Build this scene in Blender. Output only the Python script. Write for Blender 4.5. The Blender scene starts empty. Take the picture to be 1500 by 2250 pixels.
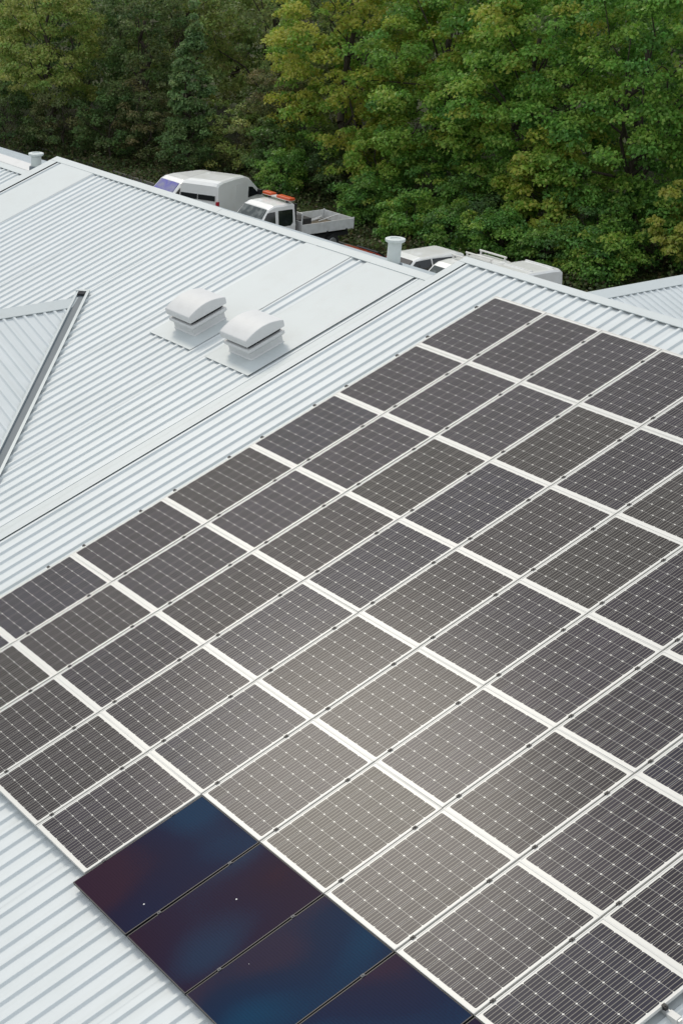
import bpy, math, random
import numpy as np
from mathutils import Matrix, Vector

# ------------------------------------------------------------------ camera, sky, sun, exposure
S = bpy.context.scene
COL = S.collection
ZO = 10.6                       # height of the panel array's top edge above the car park
TH = math.radians(19.3)         # roof pitch
CT, ST = math.cos(TH), math.sin(TH)

cam_d = bpy.data.cameras.new("camera")
cam = bpy.data.objects.new("camera", cam_d)
COL.objects.link(cam)
S.camera = cam
cam_d.sensor_fit = 'VERTICAL'
cam_d.sensor_height = 36.0
cam_d.lens = 3577.84 * 36.0 / 2250.0
cam_d.shift_x = (750 - 120) / 2250.0
cam_d.shift_y = (1360 - 1125) / 2250.0
cam_d.clip_start = 0.1
cam_d.clip_end = 3000
cr = Vector((0.502162, 0.864773, -0.000185))
cu = -Vector((0.38088, -0.221364, -0.897735))
cb = -Vector((-0.776378, 0.450739, -0.440535))
M = Matrix((cr, cu, cb)).transposed().to_4x4()
M.translation = (16.75918, -17.051176, 6.140039 + ZO)
cam.matrix_world = M

SUN_EL, SUN_AZ = math.radians(51), math.radians(-79.5)   # azimuth from +Y towards +X
world = bpy.data.worlds.new("World")
S.world = world
world.use_nodes = True
wn, wl = world.node_tree.nodes, world.node_tree.links
wn.clear()
w_out = wn.new('ShaderNodeOutputWorld')
w_bg = wn.new('ShaderNodeBackground')
w_sky = wn.new('ShaderNodeTexSky')
w_sky.sky_type = 'NISHITA'
w_sky.sun_disc = False
w_sky.sun_elevation = SUN_EL
w_sky.sun_rotation = SUN_AZ
w_sky.air_density = 1.0
w_sky.dust_density = 3.0
w_sky.ozone_density = 1.0
w_tc = wn.new('ShaderNodeTexCoord')
w_noise = wn.new('ShaderNodeTexNoise')
w_noise.inputs['Scale'].default_value = 2.6
w_noise.inputs['Detail'].default_value = 6.0
w_noise.inputs['Roughness'].default_value = 0.55
w_ramp = wn.new('ShaderNodeValToRGB')
w_ramp.color_ramp.elements[0].position = 0.32
w_ramp.color_ramp.elements[0].color = (0.45, 0.45, 0.45, 1)
w_ramp.color_ramp.elements[1].position = 0.62
w_ramp.color_ramp.elements[1].color = (1, 1, 1, 1)
w_mix = wn.new('ShaderNodeMixRGB')
w_mix.inputs[2].default_value = (7.2, 7.6, 7.9, 1)      # thin bright cloud
wl.new(w_tc.outputs['Generated'], w_noise.inputs['Vector'])
wl.new(w_noise.outputs['Fac'], w_ramp.inputs['Fac'])
wl.new(w_ramp.outputs['Color'], w_mix.inputs[0])
wl.new(w_sky.outputs['Color'], w_mix.inputs[1])
wl.new(w_mix.outputs['Color'], w_bg.inputs['Color'])
w_bg.inputs['Strength'].default_value = 0.112
wl.new(w_bg.outputs['Background'], w_out.inputs['Surface'])

sun_d = bpy.data.lights.new("sun", 'SUN')
sun = bpy.data.objects.new("sun", sun_d)
COL.objects.link(sun)
sun_d.energy = 1.0
sun_d.angle = math.radians(12)
sun_d.color = (1.0, 0.92, 0.79)
sdir = Vector((math.sin(SUN_AZ) * math.cos(SUN_EL), math.cos(SUN_AZ) * math.cos(SUN_EL), math.sin(SUN_EL)))
sun.rotation_euler = sdir.to_track_quat('Z', 'Y').to_euler()
sun.location = (-30, -10, 60)

vs = S.view_settings
vs.view_transform = 'Standard'
vs.look = 'None'
vs.exposure = 0.22
vs.gamma = 1.0
vs.use_curve_mapping = False

# ------------------------------------------------------------------ helpers
rnd = random.Random(7)


def tag(o, label=None, cat=None, group=None, kind=None):
    if label: o['label'] = label
    if cat: o['category'] = cat
    if group: o['group'] = group
    if kind: o['kind'] = kind
    return o


def empty(name, loc=(0, 0, 0), rot=(0, 0, 0), parent=None):
    o = bpy.data.objects.new(name, None)
    o.empty_display_size = 0.2
    COL.objects.link(o)
    o.location = loc
    o.rotation_euler = rot
    o.parent = parent
    return o


def link(name, me, parent=None, loc=(0, 0, 0), rot=(0, 0, 0)):
    o = bpy.data.objects.new(name, me)
    COL.objects.link(o)
    o.location = loc
    o.rotation_euler = rot
    o.parent = parent
    return o


class MB:
    def __init__(self):
        self.v, self.f = [], []

    def add(self, vs, fs):
        n = len(self.v)
        self.v += [tuple(p) for p in vs]
        self.f += [tuple(i + n for i in q) for q in fs]
        return self

    def box(self, x0, x1, y0, y1, z0, z1):
        v = [(x0, y0, z0), (x1, y0, z0), (x1, y1, z0), (x0, y1, z0), (x0, y0, z1), (x1, y0, z1), (x1, y1, z1), (x0, y1, z1)]
        return self.add(v, [(3, 2, 1, 0), (4, 5, 6, 7), (0, 1, 5, 4), (1, 2, 6, 5), (2, 3, 7, 6), (3, 0, 4, 7)])

    def prism(self, prof, x0, x1, axis='x'):
        """profile [(a, b)] (counter-clockwise) extruded along x; a -> y, b -> z"""
        n = len(prof)
        v = [(x0, a, b) for a, b in prof] + [(x1, a, b) for a, b in prof]
        f = [tuple(range(n))[::-1], tuple(range(n, 2 * n))]
        f += [(i, (i + 1) % n, n + (i + 1) % n, n + i) for i in range(n)]
        return self.add(v, f)

    def tube(self, p, q, r0, r1=None, n=8, caps=True):
        r1 = r0 if r1 is None else r1
        p, q = Vector(p), Vector(q)
        d = (q - p).normalized()
        a = d.orthogonal().normalized()
        b = d.cross(a)
        v = []
        for c, r in ((p, r0), (q, r1)):
            for i in range(n):
                t = 2 * math.pi * i / n
                v.append(c + a * (r * math.cos(t)) + b * (r * math.sin(t)))
        f = [(i, (i + 1) % n, n + (i + 1) % n, n + i) for i in range(n)]
        if caps:
            f += [tuple(range(n))[::-1], tuple(range(n, 2 * n))]
        return self.add(v, f)

    def lathe(self, prof, n=24, c=(0, 0)):
        v = []
        for r, z in prof:
            for i in range(n):
                t = 2 * math.pi * i / n
                v.append((c[0] + r * math.cos(t), c[1] + r * math.sin(t), z))
        f = []
        for k in range(len(prof) - 1):
            for i in range(n):
                f.append((k * n + i, k * n + (i + 1) % n, (k + 1) * n + (i + 1) % n, (k + 1) * n + i))
        return self.add(v, f)

    def mesh(self, name, mat, smooth=False):
        me = bpy.data.meshes.new(name)
        me.from_pydata(self.v, [], self.f)
        if mat is not None:
            me.materials.append(mat)
        if smooth:
            me.polygons.foreach_set('use_smooth', [True] * len(me.polygons))
        me.update()
        return me

    def build(self, name, mat, parent=None, loc=(0, 0, 0), rot=(0, 0, 0), smooth=False, bevel=0):
        o = link(name, self.mesh(name, mat, smooth), parent, loc, rot)
        if bevel:
            b = o.modifiers.new('bevel', 'BEVEL')
            b.width = bevel
            b.segments = 2
            b.limit_method = 'ANGLE'
        return o


# ------------------------------------------------------------------ materials
def mat(name, col, rough=0.5, metal=0.0, spec=0.5, vary=0.0, noise=None, bump=None, coat=0.0, streak=None):
    """noise = (scale, other colour, amount, contrast lo, hi)"""
    m = bpy.data.materials.new(name)
    m.use_nodes = True
    nt = m.node_tree
    b = nt.nodes['Principled BSDF']
    b.inputs['Roughness'].default_value = rough
    b.inputs['Metallic'].default_value = metal
    b.inputs['Specular IOR Level'].default_value = spec
    b.inputs['Coat Weight'].default_value = coat
    b.inputs['Base Color'].default_value = (*col, 1)
    src = None
    tc = nt.nodes.new('ShaderNodeTexCoord')
    if noise:
        nz = nt.nodes.new('ShaderNodeTexNoise')
        nz.inputs['Scale'].default_value = noise[0]
        nz.inputs['Detail'].default_value = 6
        nt.links.new(tc.outputs['Object'], nz.inputs['Vector'])
        mr = nt.nodes.new('ShaderNodeMapRange')
        mr.inputs[1].default_value = noise[3]
        mr.inputs[2].default_value = noise[4]
        mr.inputs[4].default_value = noise[2]
        nt.links.new(nz.outputs['Fac'], mr.inputs[0])
        mx = nt.nodes.new('ShaderNodeMixRGB')
        mx.inputs[1].default_value = (*col, 1)
        mx.inputs[2].default_value = (*noise[1], 1)
        nt.links.new(mr.outputs[0], mx.inputs[0])
        src = mx.outputs[0]
    if streak:      # rain-washed dirt that runs down the fall of the sheet (its local y)
        vm_ = nt.nodes.new('ShaderNodeVectorMath')
        vm_.operation = 'MULTIPLY'
        vm_.inputs[1].default_value = streak[0]
        nt.links.new(tc.outputs['Object'], vm_.inputs[0])
        ob = nt.nodes.new('ShaderNodeObjectInfo')
        va_ = nt.nodes.new('ShaderNodeVectorMath')
        va_.operation = 'ADD'
        sc_ = nt.nodes.new('ShaderNodeVectorMath')
        sc_.operation = 'SCALE'
        sc_.inputs[0].default_value = (91.0, 53.0, 17.0)
        nt.links.new(ob.outputs['Random'], sc_.inputs['Scale'])
        nt.links.new(vm_.outputs[0], va_.inputs[0])
        nt.links.new(sc_.outputs[0], va_.inputs[1])
        nz = nt.nodes.new('ShaderNodeTexNoise')
        nz.inputs['Scale'].default_value = 1.0
        nz.inputs['Detail'].default_value = 7
        nz.inputs['Roughness'].default_value = 0.65
        nt.links.new(va_.outputs[0], nz.inputs['Vector'])
        mr = nt.nodes.new('ShaderNodeMapRange')
        mr.inputs[1].default_value = 0.5
        mr.inputs[2].default_value = 0.8
        mr.inputs[4].default_value = streak[2]
        nt.links.new(nz.outputs['Fac'], mr.inputs[0])
        mx = nt.nodes.new('ShaderNodeMixRGB')
        if src:
            nt.links.new(src, mx.inputs[1])
        else:
            mx.inputs[1].default_value = (*col, 1)
        mx.inputs[2].default_value = (*streak[1], 1)
        nt.links.new(mr.outputs[0], mx.inputs[0])
        src = mx.outputs[0]
    if vary:
        oi = nt.nodes.new('ShaderNodeObjectInfo')
        mr = nt.nodes.new('ShaderNodeMapRange')
        mr.inputs[3].default_value = 1 - vary
        mr.inputs[4].default_value = 1 + vary
        nt.links.new(oi.outputs['Random'], mr.inputs[0])
        mx = nt.nodes.new('ShaderNodeVectorMath')
        mx.operation = 'SCALE'
        if src:
            nt.links.new(src, mx.inputs[0])
        else:
            mx.inputs[0].default_value = col
        nt.links.new(mr.outputs[0], mx.inputs['Scale'])
        src = mx.outputs[0]
    if src:
        nt.links.new(src, b.inputs['Base Color'])
    if bump:
        nz = nt.nodes.new('ShaderNodeTexNoise')
        nz.inputs['Scale'].default_value = bump[0]
        nz.inputs['Detail'].default_value = 4
        nt.links.new(tc.outputs['Object'], nz.inputs['Vector'])
        bp = nt.nodes.new('ShaderNodeBump')
        bp.inputs['Strength'].default_value = bump[1]
        bp.inputs['Distance'].default_value = bump[2]
        nt.links.new(nz.outputs['Fac'], bp.inputs['Height'])
        nt.links.new(bp.outputs['Normal'], b.inputs['Normal'])
    return m


ROOF = mat('roof_white_steel', (0.640, 0.676, 0.684), 0.42, 0, 0.4, vary=0.018, noise=(1.1, (0.55, 0.59, 0.59), 0.5, 0.45, 0.75), bump=(1.6, 0.12, 0.02), streak=((9.0, 0.5, 9.0), (0.46, 0.475, 0.45), 0.30))
FLASH = mat('flashing_white_steel', (0.550, 0.590, 0.590), 0.40, 0, 0.4, vary=0.012, noise=(0.8, (0.515, 0.55, 0.552), 0.5, 0.4, 0.75), bump=(1.2, 0.10, 0.02), streak=((2.5, 2.5, 2.5), (0.46, 0.47, 0.45), 0.35))
DECK = mat('deck_grey', (0.12, 0.125, 0.13), 0.9)
DARKGAP = mat('filler_foam_dark', (0.03, 0.032, 0.036), 0.9)
GUTTER = mat('gutter_grey', (0.105, 0.135, 0.158), 0.55, 0.0, noise=(3.0, (0.13, 0.155, 0.175), 0.7, 0.4, 0.7))
WALL = mat('wall_render', (0.55, 0.54, 0.50), 0.9, noise=(0.6, (0.45, 0.44, 0.41), 0.6, 0.4, 0.7))
VENT = mat('ventilator_grp', (0.66, 0.66, 0.652), 0.5, 0, 0.4, vary=0.02, noise=(5, (0.58, 0.575, 0.565), 0.6, 0.5, 0.8))
PIPE = mat('pipe_white', (0.60, 0.645, 0.625), 0.45, noise=(6, (0.50, 0.53, 0.51), 0.5, 0.45, 0.8))
FRAME = mat('panel_frame_silver', (0.68, 0.67, 0.635), 0.42, 0.0, 0.5)
SHEET = mat('panel_backsheet_white', (0.66, 0.65, 0.61), 0.35, 0.0, 0.5)
CLAMP = mat('clamp_black', (0.012, 0.012, 0.013), 0.5)
STEEL = mat('steel_bright', (0.55, 0.55, 0.53), 0.35, 0.8)
ALU = mat('rail_aluminium', (0.62, 0.62, 0.60), 0.4, 0.5)

# mono-crystalline cell: dark silicon, fine fingers and five bus bars that run up the slope, under textured glass
CELLP = 0.1554
CELL = bpy.data.materials.new('solar_cell')
CELL.use_nodes = True
nt = CELL.node_tree
bs = nt.nodes['Principled BSDF']
tc = nt.nodes.new('ShaderNodeTexCoord')
sx = nt.nodes.new('ShaderNodeSeparateXYZ')
nt.links.new(tc.outputs['Object'], sx.inputs[0])


def math_node(op, a, b=None):
    n = nt.nodes.new('ShaderNodeMath')
    n.operation = op
    for i, s in enumerate((a, b)):
        if s is None: continue
        if isinstance(s, (int, float)):
            n.inputs[i].default_value = s
        else:
            nt.links.new(s, n.inputs[i])
    return n.outputs[0]


NB = 4
fx = math_node('FRACT', math_node('ADD', math_node('MULTIPLY', sx.outputs['X'], NB / CELLP), 10.5 if NB % 2 == 0 else 10.0))
bus = math_node('GREATER_THAN', math_node('ABSOLUTE', math_node('SUBTRACT', fx, 0.5)), 0.5 - 0.065)
oi = nt.nodes.new('ShaderNodeObjectInfo')
hs = nt.nodes.new('ShaderNodeMapRange')
hs.inputs[3].default_value = 0.85
hs.inputs[4].default_value = 1.15
nt.links.new(oi.outputs['Random'], hs.inputs[0])
sc = nt.nodes.new('ShaderNodeVectorMath')
sc.operation = 'SCALE'
nt.links.new(oi.outputs['Color'], sc.inputs[0])
nt.links.new(hs.outputs[0], sc.inputs['Scale'])
mx = nt.nodes.new('ShaderNodeMixRGB')
mx.inputs[2].default_value = (0.30, 0.28, 0.24, 1)
nt.links.new(bus, mx.inputs[0])
nt.links.new(sc.outputs[0], mx.inputs[1])
nt.links.new(mx.outputs[0], bs.inputs['Base Color'])
bs.inputs['Roughness'].default_value = 0.5
bs.inputs['Specular IOR Level'].default_value = 0.06
bs.inputs['Coat Weight'].default_value = 0.18
bs.inputs['Coat Roughness'].default_value = 0.175
bs.inputs['Coat IOR'].default_value = 1.42

# thin-film black panel: blue / plum shimmer of the film painted as mottled base colour
FILM = bpy.data.materials.new('thin_film_glass')
FILM.use_nodes = True
nt = FILM.node_tree
bs = nt.nodes['Principled BSDF']
tc = nt.nodes.new('ShaderNodeTexCoord')
oi = nt.nodes.new('ShaderNodeObjectInfo')
va = nt.nodes.new('ShaderNodeVectorMath')
va.operation = 'ADD'
vm = nt.nodes.new('ShaderNodeVectorMath')
vm.operation = 'SCALE'
vm.inputs[0].default_value = (37.0, 11.0, 5.0)
nt.links.new(oi.outputs['Random'], vm.inputs['Scale'])
nt.links.new(tc.outputs['Object'], va.inputs[0])
nt.links.new(vm.outputs[0], va.inputs[1])
nz = nt.nodes.new('ShaderNodeTexNoise')
nz.inputs['Scale'].default_value = 1.1
nz.inputs['Detail'].default_value = 0.5
nz.inputs['Roughness'].default_value = 0.4
vst = nt.nodes.new('ShaderNodeVectorMath')
vst.operation = 'MULTIPLY'
vst.inputs[1].default_value = (1.0, 0.6, 1.0)
nt.links.new(va.outputs[0], vst.inputs[0])
nt.links.new(vst.outputs[0], nz.inputs['Vector'])
nz2 = nt.nodes.new('ShaderNodeTexNoise')
nz2.inputs['Scale'].default_value = 60
nz2.inputs['Detail'].default_value = 3
nt.links.new(tc.outputs['Object'], nz2.inputs['Vector'])
ad = nt.nodes.new('ShaderNodeMath')
ad.operation = 'MULTIPLY_ADD'
ad.inputs[1].default_value = 0.12
nt.links.new(nz2.outputs['Fac'], ad.inputs[0])
nt.links.new(nz.outputs['Fac'], ad.inputs[2])
rp = nt.nodes.new('ShaderNodeValToRGB')
e = rp.color_ramp.elements
e[0].position, e[0].color = 0.38, (0.003, 0.044, 0.100, 1)
e[1].position, e[1].color = 0.70, (0.042, 0.011, 0.018, 1)
x = e.new(0.50); x.color = (0.007, 0.012, 0.042, 1)
x = e.new(0.61); x.color = (0.013, 0.009, 0.030, 1)
nt.links.new(ad.outputs[0], rp.inputs[0])
fm = nt.nodes.new('ShaderNodeMixRGB')
fm.inputs[0].default_value = 0.45
nt.links.new(rp.outputs[0], fm.inputs[1])
nt.links.new(oi.outputs['Color'], fm.inputs[2])
fs = nt.nodes.new('ShaderNodeSeparateXYZ')
nt.links.new(tc.outputs['Object'], fs.inputs[0])
l1 = math_node('FRACT', math_node('MULTIPLY', fs.outputs['Y'], 1 / 0.028))       # laser scribe lines of the film
l2 = math_node('LESS_THAN', l1, 0.16)
l3 = math_node('SUBTRACT', 1.0, math_node('MULTIPLY', l2, 0.30))
fsc = nt.nodes.new('ShaderNodeVectorMath')
fsc.operation = 'SCALE'
nt.links.new(fm.outputs[0], fsc.inputs[0])
nt.links.new(l3, fsc.inputs['Scale'])
nt.links.new(fsc.outputs[0], bs.inputs['Base Color'])
bs.inputs['Roughness'].default_value = 0.35
bs.inputs['Specular IOR Level'].default_value = 0.02
FILMFRAME = mat('black_frame', (0.010, 0.010, 0.012), 0.45)

PAINT = mat('vehicle_white_paint', (0.84, 0.84, 0.82), 0.3, 0, 0.5, coat=0.5, vary=0.04, noise=(2.5, (0.72, 0.70, 0.64), 0.4, 0.45, 0.75))
PAINTR = mat('vehicle_red_paint', (0.28, 0.02, 0.015), 0.3, coat=0.6)
GLASS = mat('vehicle_glass', (0.012, 0.015, 0.017), 0.06, 0, 0.6)
GLASSG = mat('vehicle_windscreen', (0.05, 0.065, 0.065), 0.10, 0, 0.4, noise=(3.5, (0.22, 0.24, 0.23), 0.8, 0.45, 0.65))
GLASSB = mat('vehicle_windscreen_blue_reflection', (0.22, 0.22, 0.34), 0.1, 0, 0.5, noise=(2.2, (0.10, 0.09, 0.42), 0.9, 0.4, 0.6))  # blue reflection painted into the windscreen's base colour
RUBBER = mat('tyre_rubber', (0.02, 0.02, 0.02), 0.8)
RIM = mat('wheel_rim', (0.35, 0.35, 0.35), 0.4, 0.6)
PLASTIC = mat('black_plastic', (0.018, 0.018, 0.02), 0.6)
REDL = mat('tail_lamp_red', (0.42, 0.015, 0.03), 0.25)
CLEARL = mat('headlamp_clear', (0.55, 0.56, 0.56), 0.15)
ORANGE = mat('beacon_orange', (0.62, 0.09, 0.02), 0.3)
BEDGREY = mat('dropside_white', (0.70, 0.71, 0.70), 0.45, 0.0, noise=(4, (0.52, 0.52, 0.50), 0.6, 0.4, 0.7))
WOODBED = mat('bed_floor', (0.16, 0.13, 0.09), 0.9, noise=(6, (0.08, 0.07, 0.05), 0.8, 0.4, 0.7))
BARK = mat('bark', (0.085, 0.068, 0.05), 0.95, noise=(9, (0.04, 0.033, 0.025), 0.9, 0.35, 0.7), bump=(14, 0.6, 0.04))

LEAF = bpy.data.materials.new('leaf')
LEAF.use_nodes = True
nt = LEAF.node_tree
bs = nt.nodes['Principled BSDF']
at = nt.nodes.new('ShaderNodeAttribute')
at.attribute_name = 'tint'
nt.links.new(at.outputs['Color'], bs.inputs['Base Color'])
bs.inputs['Roughness'].default_value = 0.5
bs.inputs['Specular IOR Level'].default_value = 0.35
tr = nt.nodes.new('ShaderNodeBsdfTranslucent')
nt.links.new(at.outputs['Color'], tr.inputs['Color'])
ms = nt.nodes.new('ShaderNodeMixShader')
ms.inputs[0].default_value = 0.45
nt.links.new(bs.outputs[0], ms.inputs[1])
nt.links.new(tr.outputs[0], ms.inputs[2])
nt.links.new(ms.outputs[0], nt.nodes['Material Output'].inputs['Surface'])

# ------------------------------------------------------------------ ground
GRASS = mat('rough_grass_ground', (0.045, 0.058, 0.020), 0.95, spec=0.1, noise=(0.35, (0.030, 0.024, 0.014), 0.9, 0.4, 0.65), bump=(6, 0.8, 0.06))
ASPH = mat('car_park_asphalt', (0.055, 0.055, 0.055), 0.9, noise=(1.3, (0.035, 0.035, 0.036), 0.8, 0.4, 0.7), bump=(40, 0.5, 0.01))
CONC = mat('kerb_concrete', (0.14, 0.135, 0.12), 0.85, noise=(2, (0.08, 0.08, 0.07), 0.7, 0.4, 0.7))
g = MB()
g.add([(-900, -900, 0), (900, -900, 0), (900, 900, 0), (-900, 900, 0)], [(0, 1, 2, 3)])
tag(g.build('ground', GRASS), kind='structure')
g = MB()
g.add([(-75, 14, 0.004), (40, 14, 0.004), (40, 29.6, 0.004), (-75, 29.6, 0.004)], [(0, 1, 2, 3)])
tag(g.build('car_park', ASPH), kind='structure')
k = MB()
k.box(-75, 40, 29.6, 29.75, 0.0, 0.10)
tag(k.build('kerb', CONC), kind='structure')

# ------------------------------------------------------------------ the building
bld = empty('building', (0, 0, 0))
tag(bld, 'large building with stepped white ribbed metal roofs and cross gables', 'building')

RIB_H = 0.028


def sheet_mesh(name, length, ribs=5, pitch=0.2):
    """profiled steel sheet: pans at z=0, trapezoid ribs; x across, y along the fall"""
    xs = [(0.0, 0.0)]
    for i in range(ribs):
        c = pitch * (i + 0.5)
        xs += [(c - 0.040, 0), (c - 0.020, RIB_H), (c + 0.020, RIB_H), (c + 0.040, 0)]
    xs.append((ribs * pitch + 0.012, 0.0008))
    mb = MB()
    n = len(xs)
    nseg = 1
    for j in (0, length):
        mb.v += [(a, j, z) for a, z in xs]
    mb.v += [(a, j, z - 0.0012) for j in (0, length) for a, z in xs]
    for i in range(n - 1):
        mb.f.append((i, i + 1, n + i + 1, n + i))
        mb.f.append((2 * n + i + 1, 2 * n + i, 3 * n + i, 3 * n + i + 1))
        mb.f.append((i + 1, i, 2 * n + i, 2 * n + i + 1))
    return mb.mesh(name, ROOF)


def slab(x0, x1, s0, s1, h0, h1, name, m, parent, loc=(0, 0, ZO), rot=(TH, 0, 0)):
    return MB().box(x0, x1, s0, s1, h0, h1).build(name, m, parent, loc, rot)


def cap_run(deck, xa, xb, sa, h, leg, back=0.2, step=3.0):
    """ridge capping in lapped lengths, in the deck's local frame"""
    x = xa
    i = 0
    while x < xb - 0.01:
        x2 = min(x + step, xb)
        t = 0.003
        lift = 0.004 * (i % 2)
        b2 = (sa + back * math.cos(2 * TH), h - back * math.sin(2 * TH))
        prof = [(sa - leg, h - 0.012), (sa - leg, h + t), (sa, h + t), (b2[0], b2[1] + t), (b2[0], b2[1] - 0.002), (sa, h - 0.002), (sa - leg + 0.003, h - 0.002), (sa - leg + 0.003, h - 0.012)]
        prof = [(a, b + lift) for a, b in prof]
        MB().prism(prof[::-1], x, x2 + (0.04 if x2 < xb else 0)).build('ridge_cap', FLASH, deck)
        x = x2
        i += 1


# --- right block, carries the panels
HR = -0.12
deck_r = slab(-1.42, 24.6, -14.0, 0.735, HR - 0.10, HR - 0.008, 'roof_deck', DECK, bld)
deck_r['label'] = 'highest roof slope on the right, under the panels'
me = sheet_mesh('roof_sheet', 14.65)
for i in range(26):
    link('roof_sheet', me, deck_r, (-1.345 + i, -14.0, HR + 0.0009 * (i % 2)))
cap_run(deck_r, -1.44, 24.6, 0.765, HR + RIB_H + 0.010, 0.148)
# dark profile fillers under the capping
MB().box(-1.30, 24.6, 0.652, 0.66, HR + 0.003, HR + RIB_H + 0.006).build('ridge_filler', DARKGAP, deck_r)
# verge flashing
v = MB()
v.prism([(-14.05, HR + RIB_H + 0.006), (0.63, HR + RIB_H + 0.006), (0.63, HR + RIB_H + 0.009), (-14.05, HR + RIB_H + 0.009)], -1.45, -1.292)
v.box(-1.453, -1.447, -14.05, 0.60, HR - 0.55, HR + RIB_H + 0.009)
v.build('verge_flashing', FLASH, deck_r)
MB().box(-1.345, -1.335, -14.0, 0.62, HR + 0.002, HR + RIB_H + 0.004).build('verge_shadow_strip', GUTTER, deck_r)  # dark strip standing in for the shadow line under the flashing's edge
# back slope of the same block
deck_rb = slab(-1.42, 24.6, 0.0, 13.0, -0.10, 0.0, 'roof_deck', DECK, bld,
               loc=(0, 0.765 * CT - HR * ST, ZO + 0.765 * ST + HR * CT - 0.02), rot=(-TH, 0, 0))
me = sheet_mesh('roof_sheet', 12.9)
for i in range(26):
    link('roof_sheet', me, deck_rb, (-1.345 + i, 0.12, 0.004))

# --- middle block, lower by about 0.45 m
HL = -0.57
deck_l = slab(-13.84, -1.46, -12.0, 0.62, HL - 0.10, HL - 0.008, 'roof_deck', DECK, bld)
deck_l['label'] = 'lower roof slope in the middle, with two ventilators and a cross gable'
me = sheet_mesh('roof_sheet', 12.55)
for i in range(12):
    link('roof_sheet', me, deck_l, (-13.63 + i, -12.0, HL + 0.0009 * (i % 2)))
cap_run(deck_l, -13.86, -1.46, 0.655, HL + RIB_H + 0.010, 0.165)
MB().box(-13.4, -1.46, 0.53, 0.538, HL + 0.003, HL + RIB_H + 0.006).build('ridge_filler', DARKGAP, deck_l)
hz = HL + RIB_H
v = MB()
v.prism([(-12.05, hz + 0.006), (0.50, hz + 0.006), (0.50, hz + 0.009), (-12.05, hz + 0.009)], -13.87, -13.60)
v.box(-13.873, -13.868, -12.05, 0.48, HL - 0.5, hz + 0.009)
v.build('verge_flashing', FLASH, deck_l)
# flat soaker sheets that run from the ridge down to the ventilators
for a, b, s0, lab in ((-13.41, -12.13, -12.0, 'wide flat sheet beside the left verge'),
                      (-5.14, -3.96, -2.86, 'flat sheet from the ridge to the left ventilator'),
                      (-3.55, -2.41, -2.86, 'flat sheet from the ridge to the right ventilator')):
    o = MB().prism([(s0, hz + 0.004), (0.52, hz + 0.004), (0.52, hz + 0.007), (s0, hz + 0.007)], a, b).build('flat_sheet', FLASH, deck_l)
    o['label'] = lab
    if s0 > -3:
        MB().box(a + 0.01, b - 0.01, s0 + 0.03, s0 + 0.04, HL + 0.003, hz + 0.003).build('sheet_filler', DARKGAP, deck_l)
    else:
        MB().box(b - 0.04, b - 0.03, s0, 0.5, HL + 0.003, hz + 0.003).build('sheet_filler', DARKGAP, deck_l)
MB().prism([(-12.0, hz + 0.003), (0.50, hz + 0.003), (0.50, hz + 0.006), (-12.0, hz + 0.006)], -2.285, -1.46).build('flat_sheet', FLASH, deck_l)
deck_lb = slab(-13.84, -1.46, 0.0, 13.0, -0.10, 0.0, 'roof_deck', DECK, bld,
               loc=(0, 0.655 * CT - HL * ST, ZO + 0.655 * ST + HL * CT - 0.02), rot=(-TH, 0, 0))
me = sheet_mesh('roof_sheet', 12.9)
for i in range(12):
    link('roof_sheet', me, deck_lb, (-13.63 + i, 0.12, 0.004))

# --- far-left block, lower again
HF = -0.95
deck_f = slab(-30.0, -13.9, -12.0, 0.60, HF - 0.10, HF - 0.008, 'roof_deck', DECK, bld)
deck_f['label'] = 'lowest roof slope at the far left'
me = sheet_mesh('roof_sheet', 12.2)
for i in range(16):
    link('roof_sheet', me, deck_f, (-29.95 + i, -12.0, HF + 0.0009 * (i % 2)))
cap_run(deck_f, -30.0, -13.9, 0.36, HF + RIB_H + 0.010, 0.17, back=0.02)
MB().box(-30, -13.9, 0.235, 0.243, HF + 0.003, HF + RIB_H + 0.006).build('ridge_filler', DARKGAP, deck_f)
MB().prism([(0.365, HF + 0.02), (0.60, HF + 0.03), (0.60, HF + 0.055), (0.365, HF + 0.047)], -30.0, -14.62).build('ridge_upstand', VENT, deck_f)
deck_fb = slab(-30.0, -13.9, 0.0, 13.0, -0.10, 0.0, 'roof_deck', DECK, bld,
               loc=(0, 0.61 * CT - HF * ST, ZO + 0.61 * ST + HF * CT - 0.0), rot=(-TH, 0, 0))
me = sheet_mesh('roof_sheet', 12.9)
for i in range(16):
    link('roof_sheet', me, deck_fb, (-29.95 + i, 0.12, 0.004))

# --- cross gable on the front of the middle block; its ridge runs along -Y, this slope falls towards +X
GX, GY, GZ = -7.47, -2.43, -1.454 + ZO + 0.01
# local frame: x along -Y (down the building), y up the gable slope, z normal
Rg = Matrix((Vector((0, -1, 0)), Vector((-CT, 0, ST)), Vector((ST, 0, CT)))).transposed()
if Rg.determinant() < 0:
    Rg = Matrix((Vector((0, 1, 0)), Vector((-CT, 0, ST)), Vector((ST, 0, CT)))).transposed()
GFLIP = -1 if Rg.col[0].y > 0 else 1      # +1: local x runs towards -Y
rot_g = Rg.to_euler()


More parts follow.
